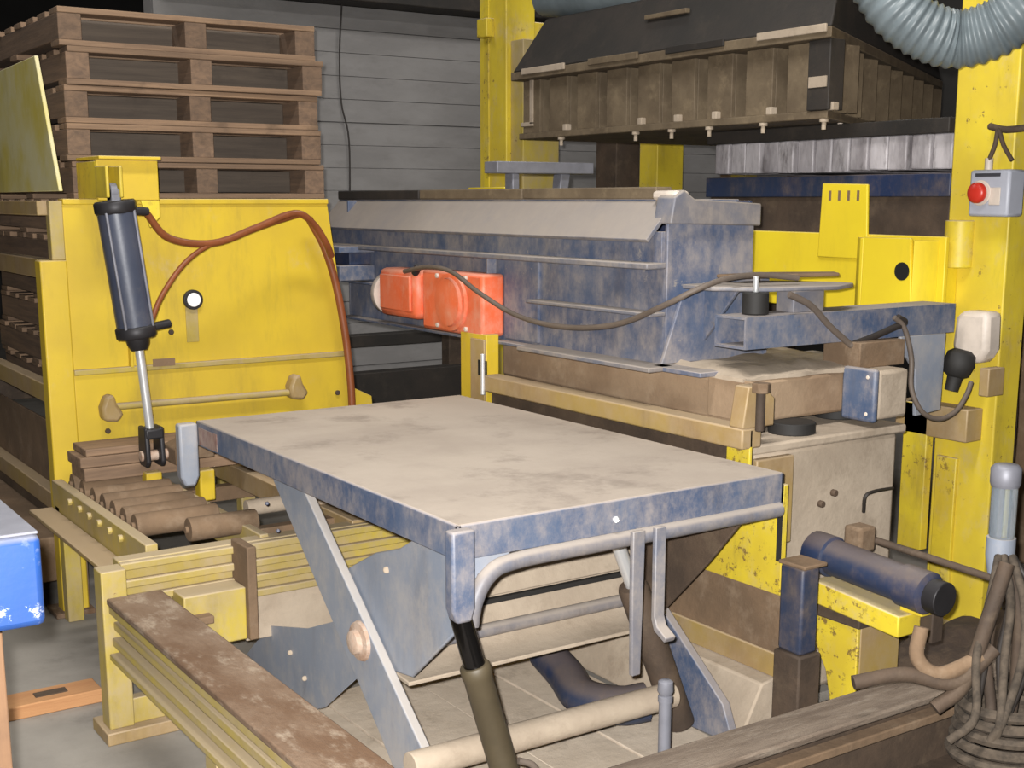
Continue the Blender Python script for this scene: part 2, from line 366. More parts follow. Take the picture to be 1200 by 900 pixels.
bm = NB(); tube(bm, [(2.30, 3.25, .14), (2.27, 3.1, .12), (2.23, 2.95, .1), (2.27, 2.82, .11), (2.34, 2.78, .12)], .06, 12); make('sleeve', bm, 'blue_dark', A3, 0)
B('stop_block', 'yellow_worn', A3, 2.27, 2.36, 3.2, 3.34, .22, .34)
# floor plates under the table
PL = ['close beside the slanting blue arm', 'under the pan, next to the slanting arm plate', 'below the far cylinder, between two others', 'beside the brown machine panel']
for k, (x0, x1) in enumerate(((1.2, 1.645), (1.65, 1.975), (1.98, 2.235), (2.24, 2.5))):
    tag(B('floor_plate', 'pale_tan', None, x0, x1, 2.32, 3.62, 0, .008 + .003 * (k % 2), .002), 'dusty steel floor plate ' + PL[k], 'floor plate', 'floor plates under the table')
PI_ = thing('locking_pin', (2.16, 2.4, 0), 'grey upright steel locking pin with knurled head before the brown cylinder', 'pin')
q = at(780, 805, Y=2.40)
CYL('shaft', 'grey_steel', PI_, (q.x, 2.40, 0), (q.x, 2.40, q.z - .03), .017, n=12)
bm = NB(); lathe(bm, (q.x, 2.4, q.z - .04), (q.x, 2.4, q.z + .02), [(0, .02), (.015, .02), (.018, .016), (.03, .022), (.055, .02), (.06, .012)], 12); make('head', bm, 'grey_steel', PI_, 0)
# ---------------------------------------------------------------- base frame round the table
Fm = thing('base_rail', (1.07, 2.5, 0), 'long low steel rail with rusty brown top and dusty yellow grooved side', 'rail')
B('top_flange', 'rust_top', Fm, .995, 1.16, .9, 3.64, .432, .452, .005)
B('web', 'yellow_dusty', Fm, 1.035, 1.12, .9, 3.63, .28, .434, 0)
B('edge_strip', 'yellow_dusty', Fm, 1.0, 1.035, .9, 3.64, .405, .431, .004)
B('edge_strip', 'yellow_dusty', Fm, 1.012, 1.035, .9, 3.64, .352, .378, .004)
B('edge_strip', 'yellow_dusty', Fm, 1.005, 1.035, .9, 3.64, .305, .33, .004)
B('bottom_flange', 'yellow_dusty', Fm, .995, 1.16, .9, 3.64, .262, .282, .004)
for y in (1.0, 2.9): B('leg', 'yellow_dusty', Fm, 1.04, 1.12, y, y + .08, 0, .262)
Fp = B('post', 'yellow_dusty', Fm, .985, 1.06, 3.645, 3.72, .04, .53, .004)
B('foot_plate', 'yellow_brown', Fm, .97, 1.2, 3.62, 3.78, 0, .04, .004)
B('brace', 'yellow_dusty', Fm, 1.06, 1.16, 3.66, 3.70, .04, .12)
F2 = thing('base_rail', (2.6, 2.1, 0), 'dirt caked low steel rail crossing in front of the table and machine', 'rail')
B('top_flange', 'dirt_pale', F2, 1.62, 3.9, 2.06, 2.2, .27, .292, .006)
B('web', 'brown_dark', F2, 1.62, 3.9, 2.12, 2.15, .06, .27, 0)
B('edge_strip', 'brown', F2, 1.62, 3.9, 2.075, 2.12, .2, .225, .004)
B('bottom_flange', 'brown_dark', F2, 1.62, 3.9, 2.04, 2.22, .0, .06, .006)
F3 = thing('base_rail', (2.9, 1.8, 0), 'second dirt caked rail lying lower beside the first', 'rail')
B('top_flange', 'brown_dark', F3, 1.9, 3.9, 1.78, 1.9, .15, .175, .006)
B('web', 'brown_dark', F3, 1.9, 3.9, 1.82, 1.86, 0, .15, 0)

# ---------------------------------------------------------------- roller conveyor out of the pallet magazine
K = thing('roller_conveyor', (1.6, 4.2, 0), 'dusty yellow roller conveyor leading from pallet stack to lift table', 'conveyor')
B('side_rail', 'yellow_dusty', K, 1.17, 1.21, 3.805, 4.93, .43, .55, .004)
B('side_rail_lip', 'yellow_brown', K, 1.08, 1.168, 3.805, 4.93, .43, .445, .003)
B('side_rail', 'yellow_dusty', K, 1.53, 1.56, 3.76, 5.9, .43, .54, .004)
B('side_rail', 'yellow_brown', K, 1.86, 1.96, 3.76, 5.9, .46, .54, .004)
for y in (3.95, 4.10, 4.22, 4.34, 4.46, 4.58, 4.72, 4.86):
    bm = NB(); x0, x1 = (1.23, 1.52) if y > 4 else (1.36, 1.6)
    lathe(bm, (x0 - .012, y, .54), (x1, y, .54), [(0, .012), (.01, .012), (.0105, .038), (.014, .04), (x1 - x0, .04), (x1 - x0 + .004, .038), (x1 - x0 + .005, .012), (x1 - x0 + .014, .012)], 16)
    make('roller', bm, 'brown', K, 0)
for y in (4.04, 4.16, 4.28, 4.4, 4.52, 4.65): CYL('axle_nut', 'yellow_dusty', K, (1.17, y, .52), (1.155, y, .52), .014, n=6)
# front cross beam with ridges
B('cross_beam', 'yellow_dusty', K, 1.065, 2.3, 3.74, 3.8, .35, .53, .004)
for z in (.515, .46, .41, .36): B('beam_ridge', 'yellow_dusty', K, 1.065, 2.3, 3.715, 3.742, z - .012, z + .012, .004)
B('beam_bracket', 'brown', K, 1.42, 1.45, 3.60, 3.735, .25, .55, .004)
B('bracket_box', 'yellow_dusty', K, 1.22, 1.42, 3.62, 3.735, .25, .42, .005)
B('shelf', 'brown', K, 1.06, 1.30, 3.58, 3.735, .335, .36, .004)
B('lower_panel', 'tan', K, 1.46, 2.3, 3.735, 3.75, .2, .352, .003)
B('return_rail', 'brown', K, 1.56, 2.4, 3.9, 3.95, .47, .52, .004)
CYL('tie_tube', 'tan', K, (1.6, 4.05, .56), (2.3, 4.05, .56), .028)
for x, y in ((1.44, 4.62), (1.62, 4.55), (1.9, 4.02)): B('bearing_block', 'yellow', K, x, x + .06, y, y + .06, .48, .6, .006)
for x in (1.18, 1.9):
    for y in (3.85, 4.85): B('leg', 'yellow_dusty', K, x, x + .06, y, y + .06, 0, .44)
B('cross_bar', 'brown', K, 1.17, 2.2, 4.84, 4.9, .4, .46, .004)

# ---------------------------------------------------------------- pallets
def pallet_proto():
    t = thing('pallet', (0, 0, 0), 'weathered wooden pallet in the tall stack behind the yellow magazine plate', 'pallet', 'stacked wooden pallets')
    W, Dp = 1.08, 1.42
    me = None
    for x in (.0, W / 2 - .04, W - .09):
        o = B('stringer', 'wood_y', t, x, x + .09, .004, Dp - .004, .022, .122, .003)
    y = 0
    for k, y in enumerate((0, .185, .37, .555, .74, .925, 1.11, 1.30)):
        B('deck_board', 'wood_x', t, 0, W, y, y + .12, .122, .144, .003)
    for y in (.16, 1.2): B('inner_board', 'wood_grey', t, .092, W - .092, y, y + .03, .026, .118, .003)
    for y in (0, .65, 1.30): B('bottom_board', 'wood_x', t, 0, W, y, y + .12, 0, .022, .003)
    return t
pp = pallet_proto()
zb = .735
for k in range(11):
    t = pp if k == 0 else dup(pp)
    t.location = (1.385 + random.uniform(-.012, .018), 5.2 + random.uniform(-.01, .03), zb + k * .1455)
    t.rotation_euler.z = random.uniform(-.012, .012)
    t['label'] = 'weathered wooden pallet, ' + ['lowest', 'second', 'third', 'fourth', 'fifth', 'sixth', 'seventh', 'eighth', 'ninth', 'tenth', 'topmost'][k] + (' of the tall stack' if k in (0, 10) else ' from the bottom of the tall stack')
    for ch in t.children:
        if random.random() < .3: ch.location.x += random.uniform(-.008, .008)
for k, (x0, x1, y0, y1, z0, z1, lb) in enumerate(((1.225, 2.3, 4.66, 4.84, .583, .632, 'lowest'), (1.215, 2.3, 4.67, 4.85, .633, .672, 'middle'), (1.24, 2.28, 4.68, 4.86, .673, .70, 'topmost'))):
    tag(B('timber_board', 'wood_x', None, x0, x1, y0, y1, z0, z1, .004), lb + ' brown timber board of the pile on the conveyor rollers', 'board', 'boards on the conveyor')

# ---------------------------------------------------------------- pallet magazine
G = thing('pallet_magazine', (1.9, 5.0, 0), 'yellow steel magazine frame with big front plate holding the pallet stack', 'magazine frame')
Y0 = 4.96
PR('front_plate', 'yellow', G, [(1.285, 1.605), (2.372, 1.60), (2.45, 1.02), (2.455, .93), (2.285, .93), (1.285, .93)], 'Y', Y0, Y0 + .012, .003)
PR('lower_plate', 'yellow', G, [(1.285, .945), (2.457, .945), (2.47, .80), (2.56, .755), (2.565, .70), (2.3, .70), (1.9, .665), (1.285, .665)], 'Y', Y0 - .008, Y0 + .01, .003)
B('top_flange', 'yellow', G, 1.285, 2.374, Y0 - .012, Y0 + .06, 1.585, 1.607, .004)
B('seam_rib', 'yellow_dusty', G, 1.285, 2.452, Y0 - .022, Y0, .94, .962, .004)
B('corner_post', 'yellow', G, 1.185, 1.285, Y0 - .02, Y0 + .06, .0, 1.38, .006)
B('corner_post_web', 'yellow_dusty', G, 1.235, 1.285, Y0 - .005, Y0 + .05, 1.38, 1.6, .004)
B('base_foot', 'rust_top', G, 1.15, 1.30, Y0 - .05, Y0 + .1, 0, .02, .003)
PR('stiffener', 'yellow', G, [(Y0, 1.6), (Y0 - .03, 1.6), (Y0 - .03, .96), (Y0, .96)], 'X', 1.50, 1.512, .002)
# reflector
q = at(225, 351, Y=Y0)
rf = CYL('reflector_housing', 'dark_steel', G, (q.x, Y0, q.z), (q.x, Y0 - .02, q.z), .04, n=20)
CYL('reflector_lens', 'white', rf, (q.x, Y0 - .0195, q.z), (q.x, Y0 - .026, q.z), .028, n=20)
B('reflector_mount', 'yellow_dusty', G, q.x - .03, q.x + .02, Y0 - .006, Y0, q.z - .17, q.z - .03, .002)
for a in ((200, 389), (126, 505), (395, 460)):
    q = at(*a, Y=Y0 - .008); CYL('bolt', 'brown_dark', G, (q.x, Y0 - .008, q.z), (q.x, Y0 - .02, q.z), .012, n=6)
B('paint_scrape', 'brown', G, *(at(177, 425, Y=Y0).x, at(203, 425, Y=Y0).x), Y0 - .024, Y0 - .0215, .955, .985, 0)
# lower linkage on the plate: cracked weld pads and hinge lug
a, b = at(125, 478, Y=4.9), at(345, 455, Y=4.9)
CYL('hinge_rod', 'yellow_dusty', G, (a.x, 4.915, a.z), (b.x + .03, 4.915, a.z - .005), .014, n=10)
for q in ((130, 480), (348, 455)):
    c = at(*q, Y=4.91); bm = NB(); prism(bm, [(c.x - .035, c.z - .04), (c.x + .02, c.z - .05), (c.x + .045, c.z - .02), (c.x + .02, c.z + .02), (c.x + .01, c.z + .06), (c.x - .02, c.z + .055), (c.x - .04, c.z + .01)], 'Y', 4.885, Y0 - .008); make('hinge_lug', bm, 'yellow_brown', G, .012)
# cylinder bracket on top
B('cylinder_bracket', 'yellow', G, 1.345, 1.57, 4.70, 4.715, 1.60, 1.745, .004)
for x in (1.345, 1.425, 1.556): B('bracket_web', 'yellow_worn', G, x, x + .014, 4.715, Y0, 1.607, 1.74, .003)
B('bracket_top', 'yellow', G, 1.345, 1.57, 4.66, Y0, 1.745, 1.757, .003)
for x in (1.352, 1.40): B('bracket_ear', 'yellow_worn', G, x - .016, x - .004, 4.56, 4.70, 1.61, 1.72, .004)
PR('bracket_gusset', 'yellow_worn', G, [(1.50, 1.60), (1.57, 1.60), (1.57, 1.54), (1.53, 1.50)], 'Y', 4.70, 4.712, .003)

# left side of the magazine
pts = [at(-90, 110, X=1.22), at(40, 65, X=1.22), at(69, 224, X=1.22), at(-90, 224, X=1.22)]
PR('side_guide', 'tin_yellow', G, [(p.y, p.z) for p in (pts[1], pts[2])] + [(6.9, pts[2].z), (6.9, pts[1].z - .03)], 'X', 1.22, 1.235, .003)
B('side_rail_top', 'yellow_brown', G, 1.20, 1.30, 4.99, 7.2, 1.545, 1.60, .004)
for z in (1.30, .80, .35): B('side_rail', 'yellow_brown', G, 1.245, 1.30, 5.0, 6.9, z, z + .075, .004)
B('side_sill', 'brown', G, 1.12, 1.26, 5.03, 7.2, .12, .30, .006)
B('side_panel', 'brown', G, 1.30, 1.312, 5.03, 7.2, .0, .69, .003)
B('rear_post', 'yellow_dusty', G, 1.22, 1.30, 6.75, 6.83, 0, 1.6, .004)
B('rear_post', 'yellow_dusty', G, 2.52, 2.60, 6.75, 6.83, 0, 1.6, .004)
B('fork', 'brown_dark', G, 1.42, 1.5, 5.22, 6.75, .69, .733, .003); B('fork', 'brown_dark', G, 2.3, 2.38, 5.22, 6.75, .733 - .043, .733, .003)
B('fork_carrier', 'brown_dark', G, 1.30, 2.52, 6.76, 6.82, .6, .72, .003)

Cc = thing('pneumatic_cylinder', (1.43, 4.6, .7), 'slate blue cylinder with bright rod hung upright before the yellow plate', 'cylinder')
p0, p1 = Vector((1.375, 4.6, 1.575)), Vector((1.425, 4.6, 1.135)); d = (p1 - p0).normalized()
bm = NB(); L = (p1 - p0).length; lathe(bm, p0, p1, [(0, .066), (L, .066)], 28); make('barrel', bm, 'cyl_blue', Cc, 0)
for pa, pb in ((p0 - d * .025, p0 + d * .02), (p1 - d * .02, p1 + d * .025)):
    bm = NB(); lathe(bm, pa, pb, [(0, .07), (.006, .076), (.038, .076), (.045, .07)], 8); make('end_cap', bm, 'dark_steel', Cc, 0)
u, v = frame(d)
for k in range(4):
    a = math.pi / 4 + k * math.pi / 2; off = (u * math.cos(a) + v * math.sin(a)) * .07
    CYL('tie_rod', 'grey_steel', Cc, p0 + off, p1 + off, .006, n=8)
bm = NB(); lathe(bm, p1 + d * .02, p1 + d * .07, [(0, .045), (.03, .04), (.05, .03)], 14); make('gland', bm, 'dark_steel', Cc, 0)
pe = Vector((1.458, 4.6, .75)); CYL('rod', 'chrome', Cc, p1 + d * .06, pe, .0165)
for x in (-.035, .02): PR('clevis_cheek', 'dark_steel', Cc, [(4.56, .78), (4.64, .78), (4.65, .65), (4.635, .63), (4.565, .63), (4.55, .65)], 'X', 1.458 + x, 1.458 + x + .018, .006)
B('clevis_bridge', 'dark_steel', Cc, 1.425, 1.495, 4.555, 4.645, .735, .775, .008)
CYL('clevis_pin', 'peach', Cc, (1.415, 4.6, .67), (1.52, 4.6, .67), .02)
CYL('top_eye', 'grey_steel', Cc, (1.355, 4.6, 1.63), (1.38, 4.6, 1.63), .032)
B('top_lug', 'grey_steel', Cc, 1.355, 1.39, 4.57, 4.63, 1.59, 1.64, .005)
CYL('port_fitting', 'dark_steel', Cc, p0 + Vector((.06, 0, -.01)), p0 + Vector((.12, .01, -.015)), .016, n=10)
CYL('port_fitting', 'dark_steel', Cc, p1 + Vector((.06, 0, .01)), p1 + Vector((.13, .01, .02)), .016, n=10)
# lever plate the rod acts on
Lv = thing('tipping_lever', (1.6, 4.45, .6), 'dusty grey steel lever between cylinder rod and lift table corner', 'lever')
PR('plate', 'brown', Lv, [(1.515, .70), (1.66, .76), (1.70, .74), (1.70, .72), (1.515, .64)], 'Y', 4.50, 4.64, .004)
B('cheek', 'brown', Lv, 1.515, 1.66, 4.49, 4.50, .66, .76, .004)
# hoses
hp = [(160, 255), (198, 279), (250, 285), (300, 267), (345, 250), (367, 262), (382, 285), (388, 300)]
tag(TU('hydraulic_hose', 'hose_copper', None, [p0 + Vector((.11, .01, -.015))] + [at(*q, Y=4.62 + .03 * i) for i, q in enumerate(hp)][1:], .014, 10), 'brown hose looping from the cylinder top across the yellow plate', 'hose')
hp = [(178, 375), (190, 346), (215, 310), (244, 288), (280, 276), (318, 262), (350, 252)]
tag(TU('hydraulic_hose', 'hose_copper', None, [at(*q, Y=4.60 + .025 * i) for i, q in enumerate(hp)], .010, 8), 'thinner brown hose rising from the lower cylinder port', 'hose')
hp = [(362, 256), (380, 290), (394, 335), (405, 395), (411, 450), (413, 490)]
tag(TU('hydraulic_hose', 'hose_copper', None, [at(*q, Y=4.88) for q in hp], .017, 8), 'brown hose hanging down the slanted edge of the yellow plate', 'hose')

# ---------------------------------------------------------------- machine bed behind the table
S = thing('machine_bed', (3.1, 3.4, 0), 'dust caked machine bed with yellow front panel and concrete crusted top', 'machine bed')
B('front_panel', 'yellow_worn', S, 2.652, 2.672, 2.555, 4.32, .455, .79, .003)
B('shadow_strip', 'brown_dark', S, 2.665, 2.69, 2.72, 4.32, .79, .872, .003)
B('front_tab', 'yellow_worn', S, 2.652, 2.664, 2.70, 2.80, .79, .93, .003)
B('lower_panel', 'brown', S, 2.66, 2.68, 2.555, 4.32, .10, .455, .003)
PR('sloping_shelf', 'tan', S, [(2.66, .20), (2.60, .19), (2.515, .03), (2.515, .012), (2.66, .012)], 'Y', 2.56, 4.32, .006)
B('dirty_strip', 'yellow_brown', S, 2.648, 2.66, 2.556, 4.3, .20, .275, .004)
B('front_rail', 'yellow_brown', S, 2.62, 2.70, 2.70, 4.14, .872, .935, .006)
ep_ = B('end_post', 'yellow', S, 2.64, 2.70, 4.14, 4.33, .70, 1.09, .004)
B('end_post_face', 'yellow_brown', S, 2.63, 2.642, 4.14, 4.24, .80, 1.07, .003)
B('slot', 'black', ep_, 2.6275, 2.632, 4.12, 4.18, .93, .99, 0)
CYL('adjusting_bolt', 'chrome', S, (2.612, 4.12, .86), (2.612, 4.12, 1.02), .009, n=10)
B('crusted_beam', 'brown_tan', S, 2.78, 3.40, 2.86, 4.24, .91, 1.045, .012)
bm = NB()   # layered concrete crust on top
nx, ny = 14, 20; gv = []
for i in range(nx + 1):
    row = []
    for j in range(ny + 1):
        x = 2.76 + (3.43 - 2.76) * i / nx; y = 2.855 + (4.22 - 2.855) * j / ny
        row.append(bm.verts.new((x + random.uniform(-.01, .01), y + random.uniform(-.012, .012), 1.075 + random.uniform(-.006, .008) - (.02 if i in (0, nx) or j in (0, ny) else 0))))
    gv.append(row)
for i in range(nx):
    for j in range(ny): bm.faces.new((gv[i][j], gv[i + 1][j], gv[i + 1][j + 1], gv[i][j + 1]))
g = bmesh.ops.extrude_face_region(bm, geom=list(bm.faces))
for e in g['geom']:
    if isinstance(e, bmesh.types.BMVert): e.co.z = 1.045
bmesh.ops.recalc_face_normals(bm, faces=bm.faces)
make('concrete_crust', bm, 'tan', S, 0)
PR('base_block', 'tan', S, [(2.70, .02), (3.37, .02), (3.37, .85), (2.70, .85)], 'Y', 2.74, 4.3, .02)
B('block_ledge', 'tan', S, 2.68, 3.385, 2.72, 4.3, .845, .875, .008)
B('corner_pad', 'yellow_brown', S, 2.70, 2.86, 2.715, 2.745, .55, .83, .006)
for x, y in ((2.95, 2.82), (3.3, 2.95), (2.9, 4.1)): CYL('rubber_buffer', 'rubber', S, (x, y, .875), (x, y, .912), .075)
PR('bolt_bracket', 'yellow_brown', S, [(2.62, .935), (2.75, .935), (2.75, 1.02), (2.70, 1.06), (2.64, 1.06)], 'Y', 2.70, 2.76, .005)
cb = CYL('clamp_bolt', 'brown_dark', S, (2.66, 2.67, .93), (2.66, 2.67, 1.06), .014, n=10)
CYL('clamp_nut', 'brown', cb, (2.66, 2.67, 1.045), (2.66, 2.67, 1.075), .028, n=6)
B('bolt_plate', 'brown_tan', S, 2.772, 2.782, 2.8, 3.02, .92, 1.05, .003)
for q in ((975, 577), (960, 590)):
    c = at(*q, Y=2.74); CYL('stud', 'brown_dark', S, (c.x, 2.74, c.z), (c.x, 2.722, c.z), .012, n=8)
TU('wire_loop', 'cable_dark', S, [at(1012, 600, Y=2.72), at(1014, 582, Y=2.70), at(1024, 576, Y=2.70), at(1046, 572, Y=2.74)], .006, 6)
B('seal_strip', 'rubber', S, 2.645, 2.652, 2.555, 2.57, .56, .74, 0)

# ---------------------------------------------------------------- feed tray
E = thing('feed_tray', (2.95, 4.5, 1.05), 'long blue steel feed tray with dusty ledges hanging above the table', 'feed tray')
YA, YB = 3.22, 5.72
B('front_panel', 'blue_tray', E, 2.75, 2.765, YA, YB - .2, 1.06, 1.50, .003)
B('back_panel', 'blue_dark', E, 3.12, 3.135, YA, YB, 1.06, 1.60, .003)
B('floor_sheet', 'blue_dark', E, 2.75, 3.135, YA, YB - .2, 1.05, 1.062, .002)
PR('left_end_panel', 'blue_tray', E, [(2.75, 1.06), (3.13, 1.06), (3.13, 1.6), (2.75, 1.6)], 'Y', YB - .2, YB - .185, .003)
PR('top_lip', 'blue_dust', E, [(2.80, 1.60), (2.685, 1.475), (2.695, 1.465), (2.812, 1.59)], 'Y', YA + .02, YB, .002)
B('upper_panel', 'blue_tray', E, 2.735, 2.75, YA, YB, 1.395, 1.50, .002)
for k in range(3):
    y0 = YA + .1 + k * .8; B('top_rail', ('head_steel', 'head_steel', 'head_dark')[k], E, 2.79, 2.86, y0, y0 + .79, 1.605, 1.645, .005)
B('top_sheet', 'blue_tray', E, 2.80, 3.13, YA + .06, YB, 1.59, 1.605, .003)
B('mid_ledge', 'blue_dust', E, 2.665, 2.75, YA - .01, YB - .06, 1.38, 1.40, .005)
B('side_plate', 'blue_tray', E, 2.738, 2.752, 3.93, 4.16, 1.07, 1.385, .003)
B('rib', 'blue_tray', E, 2.70, 2.742, 4.22, 4.235, 1.09, 1.385, .002)
B('lower_ledge', 'blue_dust', E, 2.68, 2.75, YA - .01, 3.93, 1.225, 1.238, .004)
B('bottom_flange', 'blue_dust', E, 2.64, 2.75, YA - .06, 3.93, 1.05, 1.066, .004)
B('bottom_flange', 'blue_tray', E, 2.70, 2.75, 3.93, YB - .2, 1.05, 1.062, .003)
B('left_ledge', 'blue_tray', E, 2.70, 2.75, 4.9, YB - .2, 1.22, 1.232, .003)
B('right_end_panel', 'blue_tray', E, 2.75, 3.135, YA - .012, YA + .003, 1.06, 1.53, .003)
PR('end_cap', 'blue_dust', E, [(2.745, 1.525), (3.15, 1.515), (3.15, 1.59), (2.85, 1.605), (2.80, 1.635), (2.76, 1.61)], 'Y', YA - .03, YA + .06, .006)
B('corner_cover', 'cream', E, 2.77, 2.835, YA - .02, YA + .1, 1.60, 1.632, .012)
B('left_bracket', 'blue', E, 2.57, 2.75, 5.26, 5.50, 1.365, 1.395, .005); B('left_bracket', 'blue', E, 2.57, 2.75, 5.26, 5.50, 1.24, 1.31, .005)
B('bracket_bridge', 'blue_dark', E, 2.64, 2.75, 5.30, 5.46, 1.31, 1.365, .004)
# right-hand carrier arm
B('carrier_sheet', 'blue_tray', E, 2.70, 3.46, 2.98, YA, 1.05, 1.066, .003)
PR('carrier_web', 'blue_tray', E, [(2.72, 1.07), (3.2, 1.07), (3.2, 1.34), (2.98, 1.34), (2.80, 1.28)], 'Y', 3.19, 3.205, .003)
PR('gusset', 'blue', E, [(3.02, 1.33), (3.205, 1.33), (3.205, 1.12)], 'X', 2.90, 2.915, .003)
bm = NB(); x0, x1, y0, y1, z0, z1 = 2.775, 3.78, 2.86, 3.0, 1.145, 1.245
box(bm, x0, x1, y0, y0 + .008, z0, z1); box(bm, x0, x1, y1 - .008, y1, z0, z1); box(bm, x0, x1, y0 + .008, y1 - .008, z1 - .008, z1); box(bm, x0, x1, y0 + .008, y1 - .008, z0, z0 + .008)
make('carrier_arm', bm, 'blue', E, 0)
B('arm_dark_panel', 'black', E, 3.05, 3.07, 2.868, 2.992, 1.153, 1.237, 0)  # black panel inside the hollow arm, darkens its open end
PR('link_plate', 'blue_dust', E, [(2.80, 3.19), (2.80, 3.05), (2.92, 2.92), (3.18, 2.86), (3.32, 2.92), (3.32, 3.0), (3.16, 3.19)], 'Z', 1.315, 1.33, .004)
PR('link_plate', 'brown', E, [(2.95, 3.19), (3.0, 3.1), (3.36, 3.02), (3.4, 3.08), (3.2, 3.19)], 'Z', 1.345, 1.358, .004)
rb = CYL('rubber_bush', 'rubber', E, (2.88, 2.93, 1.247), (2.88, 2.93, 1.315), .042)
CYL('bush_bolt', 'chrome', rb, (2.88, 2.93, 1.315), (2.88, 2.93, 1.365), .01, n=8)
B('spacer', 'blue_dust', E, 3.02, 3.16, 2.9, 2.98, 1.245, 1.315, .004)
PR('hang_plate', 'blue_pale', E, [(3.50, 1.145), (3.74, 1.145), (3.735, .87), (3.60, .86), (3.585, 1.02), (3.54, 1.07), (3.50, 1.08)], 'Y', 2.86, 2.875, .004)
B('sensor_box_mount', 'brown', E, 3.23, 3.45, 2.80, 2.96, 1.06, 1.145, .004)
# sensor box on the arm
X = thing('junction_box', (3.4, 2.88, .9), 'small dusty box with blue cover below the blue carrier arm', 'box')
B('body', 'tan', X, 3.235, 3.38, 2.72, 2.85, .90, 1.06, .012)
cv = B('cover', 'blue', X, 3.21, 3.235, 2.715, 2.855, .893, 1.067, .01)
for z in (.92, 1.04):
    CYL('cover_screw', 'cream', cv, (3.21, 2.745, z), (3.206, 2.745, z), .007, n=8)
# cables round the arm
tag(TU('sensor_cable', 'cable', None, [at(1048, 372, Y=2.84), at(1060, 385, Y=2.83), at(1068, 420, Y=2.82), at(1068, 455, Y=2.81), at(1080, 482, Y=2.79), at(1100, 491, Y=2.77), at(1120, 482, Y=2.76), at(1133, 462, Y=2.77), at(1138, 448, Y=2.78)], .009, 8), 'brown cable looping below the hanging plate to the dark socket', 'cable')
tag(TU('sensor_cable', 'cable', None, [at(925, 345, Y=2.86), at(950, 358, Y=2.845), at(972, 382, Y=2.845), at(992, 400, Y=2.845), at(998, 405, Y=2.84)], .011, 8), 'short tan cable draped over the blue carrier arm', 'cable')
tag(TU('sensor_cable', 'cable_dark', None, [at(998, 404, Y=2.845), at(1020, 396, Y=2.845), at(1045, 385, Y=2.84), at(1060, 378, Y=2.84), at(1052, 372, Y=2.842)], .012, 8), 'dark bunched cable end tied on the blue carrier arm', 'cable')
# vibrator motor
V = thing('vibrator_motor', (2.66, 4.55, 1.1), 'bright orange vibrator motor bolted to the front of blue tray', 'motor')
ya, yb, yc = at(570, 350, X=2.66).y, at(502, 350, X=2.66).y, at(452, 350, X=2.66).y
hs = B('housing', 'orange', V, 2.64, 2.748, ya, yb + .02, 1.075, 1.32, .015)
bm = NB(); cy_, cz_ = (ya + yb) / 2, 1.20; lathe(bm, (2.64, cy_, cz_), (2.60, cy_, cz_), [(0, .118), (.012, .115), (.014, .098), (.026, .094), (.03, .07), (.034, .02)], 28); make('round_cover', bm, 'orange', V, 0)
for sy in (-.11, .11):
    for sz in (-.1, .1): CYL('cover_bolt', 'cream', hs, (2.642, cy_ + sy, cz_ + sz), (2.630, cy_ + sy, cz_ + sz), .011, n=6)
tb = B('terminal_box', 'orange', V, 2.61, 2.748, yb + .02, yc - .03, 1.11, 1.315, .025)
B('terminal_lid', 'orange', tb, 2.598, 2.612, yb + .05, yc - .06, 1.14, 1.29, .006)
bm = NB(); lathe(bm, (2.68, yc - .03, 1.20), (2.68, yc + .03, 1.20), [(0, .095), (.03, .095), (.05, .08), (.06, .05)], 20); make('end_bell', bm, 'cream', V, 0)
CYL('cable_gland', 'dark_steel', V, (2.62, yb + .04, 1.3), (2.62, yb + .01, 1.335), .016, n=10)
cp = [(474, 318), (500, 313), (528, 318), (560, 342), (600, 367), (640, 380), (685, 384), (730, 378), (780, 357), (815, 340), (850, 327), (890, 322), (935, 326)]
cX = [2.61, 2.60, 2.60, 2.60, 2.64, 2.65, 2.65, 2.65, 2.65, 2.70, 2.80, 2.95, 3.1]
tag(TU('motor_cable', 'cable', None, [at(*q, X=x) for q, x in zip(cp, cX)], .0095, 8), 'brown cable drooping from orange motor along the blue tray', 'cable')
# steel trestle on top of the tray
Q = thing('steel_bracket', (3.05, 4.6, 1.6), 'grey steel bracket of crossbar on two legs, standing on tray top', 'bracket')
qa, qb = at(575, 189, Y=4.55), at(688, 189, Y=4.55)
B('crossbar', 'grey_steel', Q, qa.x, qb.x, 4.5, 4.6, 1.712, 1.76, .004)
B('leg', 'grey_steel', Q, qa.x + .09, qa.x + .125, 4.52, 4.58, 1.605, 1.712, .004)
PR('leg', 'grey_steel', Q, [(qb.x - .17, 1.605), (qb.x - .13, 1.605), (qb.x - .11, 1.712), (qb.x - .16, 1.712)], 'Y', 4.52, 4.58, .004)

# ---------------------------------------------------------------- press frame
Fr = thing('press_gantry', (4.3, 4.4, 0), 'tall yellow press frame of steel columns carrying the press head', 'press frame')
B('column', 'yellow_column', Fr, 3.95, 4.08, 2.79, 3.045, .02, 3.4, .006)
B('column_base', 'yellow_worn', Fr, 3.90, 4.12, 2.75, 3.1, 0, .03, .006)
B('column_strip', 'yellow_worn', Fr, 3.86, 3.90, 3.01, 3.12, .30, .86, .004)
B('strip_plate', 'yellow_brown', Fr, 3.86, 3.95, 2.84, 3.16, .74, .86, .005)
B('column_cover', 'yellow_worn', Fr, 3.935, 3.951, 2.93, 3.02, .16, .66, .004)
bm = NB(); cyl(bm, (3.945, 2.985, 1.36), (3.945, 2.985, 1.53), .055, n=18); make('column_block', bm, 'yellow_worn', Fr, .004)
B('column', 'yellow_column', Fr, 3.95, 4.14, 5.98, 6.25, .0, 3.4, .006)
B('column_flange', 'yellow_dusty', Fr, 3.98, 4.22, 5.86, 5.98, .0, 2.45, .004)
